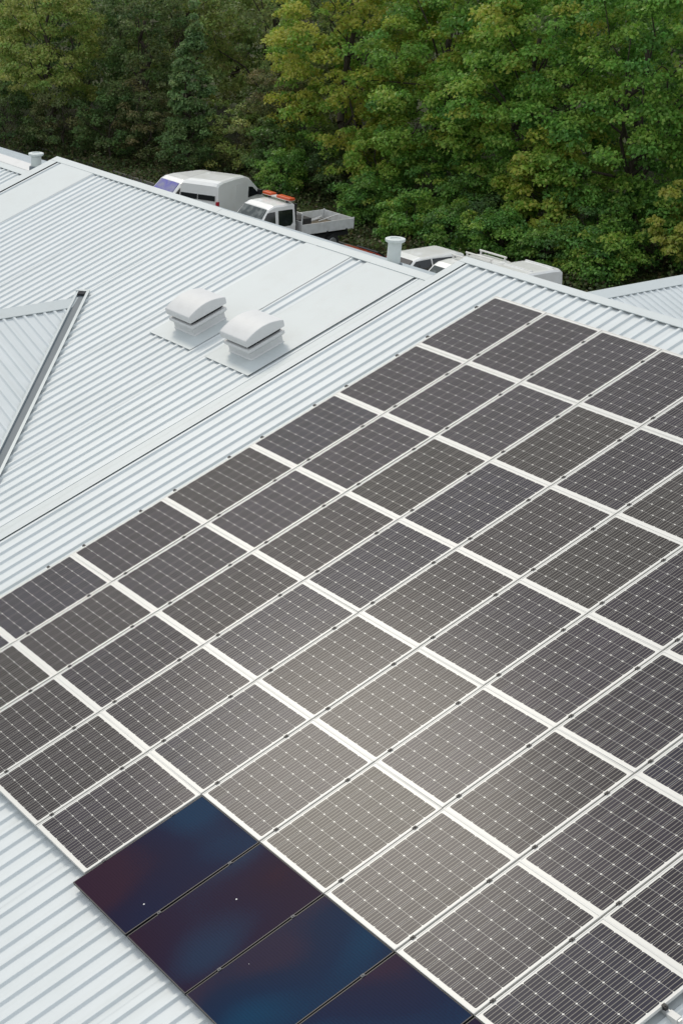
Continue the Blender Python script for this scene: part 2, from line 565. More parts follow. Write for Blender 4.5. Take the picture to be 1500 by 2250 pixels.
def gable_slope(loc, n_sheets, width_at, name_label, deck_th=0.06):
    """sheets of ribs every 0.2 m, each cut along the valley; width_at(d) = slope length at distance d from the apex"""
    dk = MB()
    dmax = n_sheets * 1.0
    w0, w1 = width_at(0), width_at(dmax)
    q = [(0, -0.03), (GFLIP * dmax, -0.03), (GFLIP * dmax, -w1), (0, -w0 - 0.03)]
    z0 = -0.012
    dk.add([(a, b, z0) for a, b in q] + [(a, b, z0 - deck_th) for a, b in q], [(0, 1, 2, 3), (7, 6, 5, 4)] + [(i, (i + 1) % 4, 4 + (i + 1) % 4, 4 + i) for i in range(4)])
    deck = dk.build('roof_deck', DECK, bld, loc, rot_g)
    deck['label'] = name_label
    for i in range(n_sheets):
        mb = MB()
        xs = [(0.0, 0.0)]
        for r in range(5):
            c = 0.2 * r + 0.1
            xs += [(c - 0.040, 0), (c - 0.020, RIB_H), (c + 0.020, RIB_H), (c + 0.040, 0)]
        xs.append((1.006, 0.0008))
        n = len(xs)
        for end in (0, 1):
            for a, z in xs:
                d = i + a
                mb.v.append((GFLIP * d, -0.10 if end == 0 else -max(width_at(d), 0.12), z))
        for r in range(n - 1):
            mb.f.append((r, r + 1, n + r + 1, n + r))
        mb.build('roof_sheet', ROOF, deck)
    return deck


gl = gable_slope((GX, GY, GZ), 8, lambda d: d / CT + 0.02, 'small grey triangle of ribbed roof left of the valley gutter')
# its ridge capping
GL = 8.3
c = MB()
c.prism([(-0.26, RIB_H - 0.006), (-0.26, RIB_H + 0.008), (0.0, RIB_H + 0.012), (0.26 * math.cos(2 * TH), RIB_H + 0.012 - 0.26 * math.sin(2 * TH)), (0.26 * math.cos(2 * TH), RIB_H - 0.26 * math.sin(2 * TH)), (0, RIB_H + 0.004), (-0.257, RIB_H + 0.002), (-0.257, RIB_H - 0.006)], -0.55 if GFLIP > 0 else -GL, GL if GFLIP > 0 else 0.55)
c.build('ridge_cap', FLASH, gl)
MB().box(min(0.35 * GFLIP, GFLIP * GL), max(0.35 * GFLIP, GFLIP * GL), -0.20, -0.19, 0.002, RIB_H + 0.002).build('ridge_filler', DARKGAP, gl)
# back half of the gable (falls towards -X)
gb = MB()
gb.add([(GX, GY, GZ - 0.02), (GX, GY - 8.3, GZ - 0.02), (GX - 8.3, GY - 8.3, GZ - 0.02 - 8.3 * math.tan(TH))], [(0, 1, 2)])
gb.build('roof_deck', ROOF, bld)
# valley gutter: grey trough between two white lips, running 45 degrees in plan
vd = Vector((1, -1, -math.tan(TH))).normalized()
va = Vector((1, 1, 0)).normalized()
vn = va.cross(vd).normalized()
if vn.z < 0: vn = -vn
P0 = Vector((GX, GY, GZ + 0.015)) - vd * 0.10
LEN = 7.2


def valley(name, prof, m, l0=0.0, l1=LEN):
    mb = MB()
    n = len(prof)
    for t in (l0, l1):
        mb.v += [tuple(P0 + vd * t + va * a + vn * b) for a, b in prof]
    mb.f = [tuple(range(n))[::-1], tuple(range(n, 2 * n))] + [(i, (i + 1) % n, n + (i + 1) % n, n + i) for i in range(n)]
    return mb.build(name, m, bld)


tr_o = valley('valley_gutter', [(-0.075, 0.03), (0.075, 0.03), (0.075, 0.036), (-0.075, 0.036)], GUTTER)
MB_l = None
for prof in ([(-0.125, 0.052), (-0.085, 0.075), (-0.073, 0.075), (-0.073, 0.036), (-0.08, 0.036), (-0.085, 0.066), (-0.125, 0.046)],
             [(0.073, 0.036), (0.073, 0.082), (0.122, 0.082), (0.122, 0.076), (0.08, 0.076), (0.08, 0.036)]):
    o = valley('gutter_lip', prof, FLASH)
    o.parent = tr_o
valley('gutter_end', [(-0.07, 0.037), (0.07, 0.037), (0.07, 0.075), (-0.07, 0.075)], DARKGAP, 0.0, 0.10).parent = tr_o
valley('gutter_end_cap', [(-0.125, 0.028), (0.122, 0.028), (0.122, 0.083), (-0.125, 0.083)], FLASH, -0.05, 0.0).parent = tr_o

# --- cross gable behind the ridge, seen at the right edge
BX, BY, BZ = -7.0, 9.5, -2.86 + ZO
NS = 14


def back_gable():
    dk = MB()
    L = 11.0
    dk.add([(BX, BY, BZ - 0.05), (BX, BY + NS, BZ - 0.05), (BX + L * CT, BY + NS, BZ - L * ST - 0.05), (BX + L * CT, BY - 5, BZ - L * ST - 0.05)], [(0, 3, 2, 1)])
    deck = dk.build('roof_deck', DECK, bld)
    deck['label'] = 'ribbed roof behind the ridge at the right edge'
    for i in range(-3, NS):
        mb = MB()
        xs = [(0.0, 0.0)]
        for r in range(5):
            c = 0.2 * r + 0.1
            xs += [(c - 0.040, 0), (c - 0.020, RIB_H), (c + 0.020, RIB_H), (c + 0.040, 0)]
        xs.append((1.006, 0.0008))
        n = len(xs)
        for end in (0, 1):
            for a, z in xs:
                d = i + a
                t = (max(0.0, -d) / CT + 0.05 if end == 0 else L)
                mb.v.append((BX + t * CT + z * ST, BY + d, BZ - t * ST + z * CT - 0.03))
        for r in range(n - 1):
            mb.f.append((r, r + 1, n + r + 1, n + r))
        mb.build('roof_sheet', ROOF, deck)
    cp = MB()
    z = BZ + 0.012
    w = 0.30
    cp.add([(BX, BY - 0.4, z), (BX, BY + NS, z), (BX + w * CT, BY + NS, z - w * ST), (BX + w * CT, BY - 0.4, z - w * ST), (BX - w * CT, BY + NS, z - w * ST), (BX - w * CT, BY - 0.4, z - w * ST),
            (BX + w * CT, BY + NS, z - w * ST - 0.014), (BX + w * CT, BY - 0.4, z - w * ST - 0.014)],
           [(0, 3, 2, 1), (0, 1, 4, 5), (3, 7, 6, 2)])
    cp.build('ridge_cap', FLASH, deck)
    MB().box(BX + 0.22, BX + 0.23, BY, BY + NS, BZ - 0.12, BZ - 0.07).build('ridge_filler', DARKGAP, deck)


back_gable()
# outer walls, eaves below the roof edges
wl_ = MB()
wl_.box(-29.6, 24.2, -12.6, 11.6, 0.0, 5.2)
wl_.build('wall', WALL, bld)
wl_ = MB()
wl_.box(-12.0, -2.5, 11.6, 22.8, 0.0, 4.6)
wl_.build('wall', WALL, bld)

# bolts / lap screws scattered along the roof (dark heads)
for x, s, h in ((-0.14, -3.745, HR), (-6.1, -5.15, HL), (-4.9, -5.9, HL)):
    mb = MB().lathe([(0.0, 0.012), (0.010, 0.010), (0.014, 0.003), (0.014, 0.0)], 8)
    mb.build('roof_bolt', GUTTER, deck_r if h == HR else deck_l, (x, s, h + 0.001))

# ------------------------------------------------------------------ solar panels
PB, PA = 1.01, 1.4978
PW, PL = 0.990, 1.4974
FT = 0.038
# frame mesh, origin at the panel's upper left corner; x across, -y down the slope, z=0 at the frame's top
lip = 0.011
fr = MB()
fr.box(0, PW, -lip, 0, -FT, 0)
fr.box(0, PW, -PL, -PL + lip, -FT, 0)
fr.box(0, lip, -PL + lip, -lip, -FT, 0)
fr.box(PW - lip, PW, -PL + lip, -lip, -FT, 0)
ME_FRAME = fr.mesh('frame', FRAME)
ME_SHEET = MB().box(lip, PW - lip, -PL + lip, -lip, -0.009, -0.0035).mesh('backsheet', SHEET)
ch, hc = 0.0098, 0.0762
oct_ = [(-hc + ch, -hc), (hc - ch, -hc), (hc, -hc + ch), (hc, hc - ch), (hc - ch, hc), (-hc + ch, hc), (-hc, hc - ch), (-hc, -hc + ch)]
cm = MB()
cm.add([(a, b, 0.0) for a, b in oct_] + [(a, b, -0.001) for a, b in oct_], [tuple(range(8))] + [(i, 8 + i, 8 + (i + 1) % 8, (i + 1) % 8) for i in range(8)])
ME_CELL = cm.mesh('cell', CELL)
cl = MB()
cl.box(-0.018, 0.018, -0.022, 0.022, -0.03, 0.006)
cl.tube((0, 0, 0.006), (0, 0, 0.013), 0.008, n=6)
ME_CLAMP = cl.mesh('clamp', CLAMP)
ec = MB()
ec.box(-0.034, -0.004, -0.018, 0.018, -0.06, 0.005)
ec.box(-0.004, 0.008, -0.018, 0.018, 0.001, 0.005)
ec.tube((-0.02, 0, 0.005), (-0.02, 0, 0.012), 0.008, n=6)
ME_END = ec.mesh('clamp', CLAMP)

ORD = ['first', 'second', 'third', 'fourth', 'fifth', 'sixth', 'seventh', 'eighth', 'ninth', 'tenth', 'eleventh', 'twelfth']
ROWS = {0: range(0, 6), 1: range(0, 7), 2: range(0, 9), 3: range(0, 10), 4: range(0, 11), 5: range(0, 10), 6: range(0, 5)}
CLF = (0.24, 0.86)
tints = [(0.030, 0.027, 0.038), (0.034, 0.030, 0.036), (0.027, 0.026, 0.041), (0.034, 0.031, 0.033), (0.031, 0.027, 0.039)]


def pos(X, s, h=0.0):
    return (X, s * CT - h * ST, ZO + s * ST + h * CT)


for j, ks in ROWS.items():
    for kk in ks:
        jx, js, jh = rnd.uniform(-.0025, .0025), rnd.uniform(-.0004, .0004), rnd.uniform(-.002, .001)
        p = empty('solar_panel', pos(kk * PB + 0.010 + jx, -j * PA - 0.0008 + js, jh), (TH + rnd.uniform(-.0012, .0012), rnd.uniform(-.004, .004), rnd.uniform(-.0003, .0003)))
        rowname = 'top row' if j == 0 else ('bottom row' if j == 6 else ORD[j] + ' row from the ridge')
        tag(p, 'white-framed solar panel, %s from the left in the %s' % (ORD[kk], rowname), 'solar panel', 'white framed solar panels in the roof array')
        link('frame', ME_FRAME, p)
        link('backsheet', ME_SHEET, p)
        t = rnd.choice(tints)
        f_ = rnd.uniform(.92, 1.08)
        t = tuple(c * f_ for c in t)
        for a in range(6):
            for b in range(9):
                c = link('cell', ME_CELL, p, (PW / 2 + (a - 2.5) * CELLP, -PL / 2 + (b - 4) * CELLP, -0.0025))
                c.color = (*t, 1)
        for f in CLF:
            if kk == 0:
                link('clamp', ME_END, p, (0, -f * PL, 0))
            else:
                link('clamp', ME_CLAMP, p, (-0.010, -f * PL, 0))
            if j == 5 and kk == 9:
                link('clamp', ME_END, p, (PW, -f * PL, 0), (0, 0, math.pi))

# black thin-film panels on the lower edge
BLn = 1.652
bf = MB()
bl = 0.009
bf.box(0, PW, -bl, 0, -0.034, 0)
bf.box(0, PW, -BLn, -BLn + bl, -0.034, 0)
bf.box(0, bl, -BLn + bl, -bl, -0.034, 0)
bf.box(PW - bl, PW, -BLn + bl, -bl, -0.034, 0)
ME_BF = bf.mesh('frame', FILMFRAME)
ME_FILM = MB().box(bl, PW - bl, -BLn + bl, -bl, -0.008, -0.002).mesh('glass', FILM)
mc = MB()
mc.box(-0.016, 0.016, -0.02, 0.02, -0.03, 0.005)
mc.tube((0, 0, 0.005), (0, 0, 0.010), 0.007, n=6)
ME_MC = mc.mesh('clamp', mat('clamp_grey', (0.07, 0.075, 0.08), 0.5))
for i, kk in enumerate(range(5, 10)):
    p = empty('black_solar_panel', pos(kk * PB + 0.012, -6 * PA - 0.004, -0.012), (TH + rnd.uniform(-.004, .004), rnd.uniform(-.005, .005), 0))
    tag(p, ['uppermost left black glass solar panel beside the white-framed ones', 'second black glass solar panel, with a plum sheen and a white speck', 'third black glass solar panel, deep blue',
            'fourth black glass solar panel, cut by the bottom edge', 'fifth black glass solar panel, at the bottom edge'][i], 'solar panel', 'black glass solar panels along the lower edge')
    link('frame', ME_BF, p)
    gl_ = link('glass', ME_FILM, p)
    gl_.color = [(0.010, 0.011, 0.036, 1), (0.030, 0.010, 0.020, 1), (0.004, 0.029, 0.070, 1), (0.008, 0.019, 0.054, 1), (0.009, 0.012, 0.040, 1)][i]  # each panel's sheen hue, put into the glass colour
    for f in (0.23, 0.76):
        link('clamp', ME_MC, p, (-0.010, -f * BLn, 0.0))
    for (u, w, r) in {0: ((0.80, -1.30, 0.010),), 1: ((0.42, -0.62, 0.010),), 2: ((0.14, -1.02, 0.004),)}.get(i, ()):
        sp = MB().lathe([(0.0, 0.003), (r * .8, 0.002), (r, 0.0)], 7)
        sp.build('bird_dropping', mat('dropping_white', (0.75, 0.74, 0.72), 0.8) if 'dropping_white' not in bpy.data.materials else bpy.data.materials['dropping_white'], p, (u, w, -0.0015))

# mounting rails under the rows
for j in range(7):
    x1 = {0: 6.06, 1: 7.07, 2: 9.09, 3: 10.1, 4: 11.1, 5: 10.27, 6: 10.1}[j]
    for q, f in enumerate(CLF):
        s = -j * PA - 0.003 - f * PL
        r = MB()
        r.box(-0.055, x1, -0.02, 0.02, HR + RIB_H + 0.002, -FT - 0.003)
        o = r.build('mounting_rail', ALU, None, pos(0, s, 0), (TH, 0, 0))
        tag(o, 'aluminium mounting rail under the %s half of the %s panel row from the ridge' % (('upper', 'lower')[q], ORD[j]), 'rail', 'mounting rails under the panels')
        if j == 5:
            b = MB()
            b.box(x1 - 0.12, x1 - 0.02, -0.03, 0.03, HR + RIB_H + 0.001 - 0.03, -FT + 0.004)
            b.build('rail_bracket', FRAME, o)

# ------------------------------------------------------------------ roof ventilators
VDARK = mat('louvre_dark', (0.05, 0.052, 0.055), 0.7)


def ventilator(X, label):
    r = empty('roof_ventilator', pos(X, -2.225, hz + 0.008), (TH, 0, 0))
    tag(r, label, 'roof vent', 'ventilators on the middle roof')
    # flared curb
    c = MB()
    prof = [(0.30, 0.0), (0.285, 0.02), (0.285, 0.11), (0.325, 0.145)]
    vv = []
    for w, z in prof:
        ly = w + 0.03
        vv += [(-w, -ly, z), (w, -ly, z), (w, ly, z), (-w, ly, z)]
    ff = []
    for k in range(len(prof) - 1):
        ff += [(4 * k + i, 4 * k + (i + 1) % 4, 4 * k + 4 + (i + 1) % 4, 4 * k + 4 + i) for i in range(4)]
    c.add(vv, ff)
    c.build('curb', VENT, r)
    MB().box(-0.33, 0.33, -0.36, 0.36, 0.14, 0.20).build('collar', VENT, r, bevel=0.014)
    MB().box(-0.27, 0.27, -0.30, 0.30, 0.20, 0.29).build('louvre', VDARK, r)
    for zz in (0.218, 0.240):
        MB().box(-0.29, 0.29, -0.32, 0.32, zz, zz + 0.006).build('louvre_blade', VDARK, r)
    # barrel cap, shallow curve front to back
    cap = MB()
    n = 14
    ya, yb = -0.37, 0.37
    pr = [(ya, 0.262), (ya - 0.005, 0.335)]
    for i in range(n + 1):
        t = i / n
        y = ya + (yb - ya) * t
        pr.append((y, 0.352 + 0.105 * math.sin(math.pi * (0.06 + 0.88 * t)) ** 0.9))
    pr += [(yb + 0.005, 0.335), (yb, 0.262)]
    cap.prism(pr[::-1], -0.345, 0.345)
    o = cap.build('cap', VENT, r, bevel=0.012)
    return r


ventilator(-4.55, 'grey box ventilator with curved cap on the roof, left of the pair')
ventilator(-3.02, 'grey box ventilator with curved cap on the roof, right of the pair')


def vent_pipe(X, Y, ztop, zbase, label):
    r = empty('vent_pipe', (X, Y, zbase + ZO))
    tag(r, label, 'vent pipe', 'vent pipes behind the ridge')
    h = ztop - zbase
    MB().lathe([(0.112, -0.15), (0.112, h - 0.03)], 24).build('pipe', PIPE, r, smooth=True)
    MB().lathe([(0.112, h - 0.075), (0.125, h - 0.06), (0.155, h - 0.045), (0.165, h - 0.03), (0.165, h), (0.15, h + 0.006), (0.09, h + 0.006), (0.085, h - 0.01), (0.0, h - 0.015)], 24).build('rim', PIPE, r, smooth=False)
    MB().lathe([(0.15, -0.10), (0.15, 0.03), (0.115, 0.045)], 24).build('collar', GUTTER, r, smooth=True)


vent_pipe(-3.66, 1.30, -0.06, -0.50, 'short white vent pipe with a rim behind the ridge in front of vehicles')
vent_pipe(-14.42, 0.60, -0.29, -0.60, 'short white vent pipe with a rim at the far left ridge')


# ------------------------------------------------------------------ vehicles  (local: +y forward, z up)
def loft_body(name, prof, w_of_z, m, parent, seg=(-1, -.93, -.78, 0, .78, .93, 1), inset=(.10, .03, .006, 0, .006, .03, .10)):
    cy = sum(a for a, b in prof) / len(prof)
    cz = sum(b for a, b in prof) / len(prof)
    hy = max(a for a, b in prof) - min(a for a, b in prof)
    hz_ = max(b for a, b in prof) - min(b for a, b in prof)
    mb = MB()
    n = len(prof)
    for sfrac, ins in zip(seg, inset):
        for a, b in prof:
            a2 = cy + (a - cy) * (1 - 2 * ins / hy)
            b2 = cz + (b - cz) * (1 - 2 * ins / hz_)
            mb.v.append((sfrac * w_of_z(b2), a2, b2))
    for k in range(len(seg) - 1):
        mb.f += [(k * n + i, k * n + (i + 1) % n, (k + 1) * n + (i + 1) % n, (k + 1) * n + i) for i in range(n)]
    mb.f += [tuple(range(n))[::-1], tuple(range((len(seg) - 1) * n, len(seg) * n))]
    o = mb.build(name, m, parent, smooth=False)
    return o


def side_poly(name, pts, w_of_z, side, m, parent, off=0.006):
    """pts [(y, z)] on the flank"""
    v = [(side * (w_of_z(z) + off), y, z) for y, z in pts]
    v2 = [(side * (w_of_z(z) - 0.03), y, z) for y, z in pts]
    n = len(pts)
    mb = MB().add(v + v2, [tuple(range(n)) if side < 0 else tuple(range(n))[::-1]] + [(i, n + i, n + (i + 1) % n, (i + 1) % n) for i in range(n)])
    return mb.build(name, m, parent)


def cross_poly(name, p, q, wp, wq, m, parent, off=0.03, x0=-1, x1=1):
    """pane spanning the width between profile points p=(y,z) and q=(y,z)"""
    d = Vector((0, q[0] - p[0], q[1] - p[1])).normalized()
    nrm = Vector((0, -d.z, d.y))
    if nrm.z < 0: nrm = -nrm
    if abs(nrm.z) < 0.15:
        nrm = Vector((0, math.copysign(1, p[0]), 0))
    o = nrm * off
    v = [(x0 * wp, p[0], p[1]), (x1 * wp, p[0], p[1]), (x1 * wq, q[0], q[1]), (x0 * wq, q[0], q[1])]
    v = [tuple(Vector(a) + o) for a in v] + [tuple(Vector(a) - nrm * 0.02) for a in v]
    mb = MB().add(v, [(0, 1, 2, 3), (4, 7, 6, 5)] + [(i, 4 + i, 4 + (i + 1) % 4, (i + 1) % 4) for i in range(4)])
    return mb.build(name, m, parent)


def wheels(parent, ys, w, r=0.33):
    for y in ys:
        for s in (-1, 1):
            t = MB()
            t.tube((s * (w - 0.20), y, r), (s * (w + 0.005), y, r), r, n=20)
            wh = t.build('wheel', RUBBER, parent)
            MB().tube((s * (w + 0.004), y, r), (s * (w + 0.018), y, r), r * 0.62, r * 0.56, n=16).build('rim', RIM, wh)


def mirrors(parent, y, z, w):
    for s in (-1, 1):
        MB().box(s * w if s > 0 else -w - 0.2, w + 0.2 if s > 0 else -w, y - 0.05, y + 0.05, z, z + 0.24).build('mirror', PLASTIC, parent, bevel=0.02)


def panel_van(label, loc, rot, L=5.2, H=2.45, W=1.98, screen=GLASSG, rear_window=True, rack=0, ribs=0, rake=0.0, lamp=0.88, band=(0.92, 0.50), paint=PAINT, name='panel_van'):
    r = empty(name, loc, (0, 0, rot))
    tag(r, label, 'van', 'white vans parked behind the building')
    a, b = -L / 2, L / 2
    zs = H / 2.45
    belt = 1.38 * min(zs, 1) + 0.02
    prof = [(a + 0.05, 0.36), (b - 0.35, 0.34), (b - 0.03, 0.42), (b, 0.75), (b - 0.12, 1.02), (b - 0.75 + .1 * rake, belt - 0.12), (b - 0.95 + .2 * rake, belt),
            (b - 1.62 - .25 * rake, H - 0.16 - .05 * rake), (b - 1.85 - .5 * rake, H - 0.05), (b - 2.3 - .8 * rake, H), (a + 0.55, H), (a + 0.22, H - 0.04), (a + 0.08, H - 0.16), (a + 0.02, 1.2), (a, 0.6)]
    prof = prof[::-1]
    hw = W / 2
    wz = lambda z: hw * (1.0 - 0.085 * max(0, (z - 1.15) / 1.2) ** 1.4)
    loft_body('body', prof, wz, paint, r)
    # windscreen
    p, q = (b - 0.98 + .2 * rake, belt + 0.03), (b - 1.60 - .24 * rake, H - 0.19 - .05 * rake)
    cross_poly('windscreen', p, q, wz(p[1]) * .86, wz(q[1]) * .82, screen, r)
    for s in (-1, 1):
        side_poly('door_window', [(b - 1.05, belt), (b - 1.55 - .1 * rake, H - 0.36 - .3 * rake), (b - 2.0, H - 0.34 - .25 * rake), (b - 2.02, belt)], wz, s, GLASS, r)
        side_poly('side_moulding', [(a + 0.35, 0.62), (b - 1.0, 0.62), (b - 1.0, 0.72), (a + 0.35, 0.72)], wz, s, PLASTIC, r)
        side_poly('side_door_panel', [(b - 2.15, 0.55), (b - 2.15, H - 0.34), (b - 3.2, H - 0.34), (b - 3.2, 0.55)], wz, s, paint, r, 0.004)
        # tail lamp, headlamp
        MB().box(s * (hw - 0.02) - 0.065, s * (hw - 0.02) + 0.03 * s + 0.03, a - 0.006, a + 0.10, lamp, lamp + .34).build('tail_lamp', REDL, r)
        MB().box(s * (hw - 0.18) - 0.15, s * (hw - 0.18) + 0.15, b - 0.12, b + 0.008, 0.72, 0.92).build('headlamp', CLEARL, r)
        if rear_window:
            x0, x1 = (0.03, 0.84) if s > 0 else (-0.84, -0.03)
            MB().box(x0 * hw, x1 * hw, a + 0.005, a + 0.06, H - band[0], H - band[1]).build('rear_window', GLASS, r)
    MB().box(-hw * .96, hw * .96, a - 0.06, a + 0.12, 0.36, 0.58).build('rear_bumper', PLASTIC, r, bevel=0.03)
    MB().box(-hw * .97, hw * .97, b - 0.14, b + 0.05, 0.32, 0.60).build('front_bumper', PLASTIC, r, bevel=0.03)
    MB().box(-0.26, 0.26, a - 0.012, a + 0.02, 0.98, 1.10).build('number_plate', CLEARL, r)
    wheels(r, (a + 1.0, b - 0.95), hw - 0.01)
    mirrors(r, b - 1.2, belt, hw)
    for i in range(rack):
        y = a + 0.45 + i * (L - 2.9) / max(1, rack - 1)
        bar = MB()
        bar.tube((-hw * .82, y, H + 0.13), (hw * .82, y, H + 0.13), 0.035, n=8)
        for s in (-1, 1):
            bar.box(s * hw * .74 - 0.03, s * hw * .74 + 0.03, y - 0.025, y + 0.025, H - 0.05, H + 0.12)
        bar.build('roof_bar', FRAME, r)
    for i in range(ribs):
        y = a + 0.5 + i * (L - 2.9) / max(1, ribs - 1)
        MB().box(-hw * .76, hw * .76, y - 0.04, y + 0.04, H - 0.02, H + 0.035).build('roof_rib', paint, r, bevel=0.012)
    return r


def car(label, loc, rot, paint, L=4.4, H=1.5, W=1.78, cat='car', tall=False):
    r = empty('parked_car', loc, (0, 0, rot))
    tag(r, label, cat, 'cars parked behind the building')
    a, b = -L / 2, L / 2
    if tall:
        prof = [(a, 0.45), (b - .2, 0.4), (b, 0.6), (b - .05, 0.95), (b - 1.15, 1.08), (b - 1.75, H - .08), (b - 2.1, H), (a + .55, H), (a + .2, H - .1), (a + .06, 1.1), (a, .8)]
    else:
        prof = [(a, 0.35), (b - .2, 0.3), (b, 0.5), (b - .08, 0.75), (b - 1.1, 0.92), (b - 1.9, H - .06), (b - 2.3, H), (a + 1.0, H - .02), (a + .45, H - .2), (a + .12, .95), (a, .7)]
    belt = 1.12 if tall else 0.95
    prof = prof[::-1]
    hw = W / 2
    wz = lambda z: hw * (1.0 - 0.24 * max(0, (z - belt) / (H - belt)) ** 1.0)
    loft_body('body', prof, wz, paint, r, inset=(.07, .02, .004, 0, .004, .02, .07))
    yb = b - 1.15 if tall else b - 1.12
    yt = b - 1.72 if tall else b - 1.88
    cross_poly('windscreen', (yb, belt), (yt, H - 0.1), wz(belt) * .9, wz(H - .1) * .9, GLASS, r)
    cross_poly('rear_window', (a + .10, belt + .04), (a + .2 if tall else a + .44, H - 0.16), wz(belt) * .86, wz(H - .16) * .86, GLASS, r, off=0.03)
    for s in (-1, 1):
        side_poly('door_window', [(yb - .15, belt), (yt - .1, H - .12), (yt - .85, H - .1), (yt - .87, belt)], wz, s, GLASS, r)
        side_poly('door_window', [(yt - .94, belt), (yt - .92, H - .1), (a + .7, H - .14), (a + .42, belt)], wz, s, GLASS, r)
        MB().box(s * (hw - .2) - .14, s * (hw - .2) + .14, b - .14, b + .005, .62, .78).build('headlamp', CLEARL, r)
        MB().box(s * (hw - .16) - .12, s * (hw - .16) + .12, a - .005, a + .1, .82, 1.0).build('tail_lamp', REDL, r)
    wheels(r, (a + .8, b - .85), hw - .01, 0.32)
    mirrors(r, yb - .2, belt, hw)
    return r


def pickup_truck(label, loc, rot):
    r = empty('pickup_truck', loc, (0, 0, rot))
    tag(r, label, 'truck')
    hw = 1.0
    H = 2.24
    # cab from y=-0.05 (rear) to 2.95 (nose); bed from -3.05 to -0.25
    prof = [(0.0, 0.55), (2.75, 0.42), (2.95, 0.55), (2.97, 0.9), (2.85, 1.12), (2.22, 1.30), (2.02, 1.38), (1.42, H - 0.13), (1.15, H - 0.02), (0.8, H), (0.12, H), (0.02, H - 0.06), (-0.03, 1.3)]
    prof = prof[::-1]
    wz = lambda z: hw * (1.0 - 0.14 * max(0, (z - 1.25) / 1.0) ** 1.2)
    loft_body('cab', prof, wz, PAINT, r)
    cross_poly('windscreen', (1.99, 1.42), (1.46, H - 0.17), wz(1.42) * .88, wz(H - .17) * .86, GLASSG, r)
    for s in (-1, 1):
        side_poly('door_window', [(1.98, 1.36), (1.50, H - 0.28), (1.12, H - 0.26), (1.10, 1.36)], wz, s, GLASS, r)
        side_poly('door_window', [(0.95, 1.34), (0.95, H - 0.24), (0.20, H - 0.24), (0.20, 1.46), (0.32, 1.34)], wz, s, GLASS, r)
        side_poly('side_moulding', [(0.1, 0.78), (2.1, 0.78), (2.1, 0.86), (0.1, 0.86)], wz, s, PLASTIC, r)
        MB().box(s * 0.78 - .16, s * 0.78 + .16, 2.84, 2.985, .78, .98).build('headlamp', CLEARL, r)
    MB().box(-.98, .98, 2.82, 3.03, .38, .66).build('front_bumper', PLASTIC, r, bevel=.03)
    MB().box(-.86, .86, -0.06, 0.0, 1.0, H - 0.05).build('rear_panel', PLASTIC, r)
    MB().box(-.80, .80, -3.0, 0.0, .55, .72).build('chassis', PLASTIC, r)
    MB().box(-1.0, 1.0, -3.05, -0.25, .84, .90).build('bed_floor', WOODBED, r)
    # drop sides with hinges and posts
    for s in (-1, 1):
        x0, x1 = (0.99, 1.03) if s > 0 else (-1.03, -0.99)
        d = MB().box(x0, x1, -3.05, -0.25, .86, 1.29).build('drop_side', BEDGREY, r)
        for y in (-2.7, -1.65, -0.6):
            MB().box(x0 - .012, x1 + .012, y - .04, y + .04, .80, .90).build('hinge', PLASTIC, d)
        MB().box(x0 - .005, x1 + .005, -3.09, -3.05, .84, 1.33).build('corner_post', BEDGREY, r)
    MB().box(-1.0, 1.0, -3.09, -3.05, .86, 1.29).build('tailboard', BEDGREY, r)
    hb = MB().box(-1.0, 1.0, -0.29, -0.25, .86, 1.42).build('headboard', BEDGREY, r)
    fm = MB()
    for xa in (-.95, .95):
        fm.tube((xa, -0.3, 1.3), (xa, -0.3, 1.75), .03)
    fm.tube((-.95, -0.3, 1.75), (.95, -0.3, 1.75), .03)
    fm.build('ladder_frame', BEDGREY, r)
    MB().box(.45, .95, -0.95, -0.35, .91, 1.52).build('tool_locker', BEDGREY, r, bevel=.02)
    bx = MB()
    bx.box(-.55, .35, -1.15, -.45, .91, 1.42)
    bx.build('black_locker', PLASTIC, r, bevel=.03)
    for y0, y1, xx in ((-2.75, -1.7, .55), (-1.9, -1.1, .6), (-1.55, -1.0, .35)):
        MB().tube((xx, y0 + .3, .93), (xx - .9, y0, 1.36), .03).build('bed_pole', BEDGREY, r)
    # beacon bar on the cab roof
    for xa in (-.62, .62):
        MB().box(xa - .04, xa + .04, .22, .34, H - .02, H + .10).build('beacon_foot', PLASTIC, r)
    lb = MB()
    lb.box(-.94, .94, .14, .42, H + .10, H + .15)
    lo = lb.build('beacon_bar', FRAME, r)
    for x0, x1 in ((-.95, -.02), (.34, .95)):
        MB().box(x0, x1, .13, .43, H + .11, H + .23).build('beacon_lens', ORANGE, lo, bevel=.03)
    wheels(r, (-2.0, 2.1), 1.0, .35)
    mirrors(r, 1.75, 1.38, 1.0)
    return r


PI = math.pi
panel_van('white van facing the building, blue reflection painted on its windscreen, furthest left', (-47.0, 26.75, 0), PI, L=4.3, H=1.88, W=1.80, screen=GLASSB, rear_window=True)
panel_van('high-roofed white van with curved roof and red tail lamp', (-44.1, 27.2, 0), math.radians(25), L=4.9, H=2.46, W=2.06, rake=1.0, lamp=1.32, band=(0.78, 0.56))
pickup_truck('white crew-cab truck with orange beacon bar and open drop-side bed', (-39.02, 26.62, 0), PI)
car('red car almost hidden behind the roof ridge', (-33.6, 25.0, 0), PI, PAINTR, H=1.36)
car('white car with dark windows behind the ridge vent pipe', (-30.78, 26.6, 0), PI, PAINT, L=4.5, H=1.62, W=1.76, tall=True)
panel_van('small white van with roof bars behind the ridge peak', (-28.1, 26.5, 0), PI, L=4.3, H=1.84, W=1.72, rack=3)
panel_van('white van with ribbed roof, furthest right of the vehicles', (-26.02, 26.5, 0), PI, L=5.0, H=1.98, W=1.80, ribs=3)


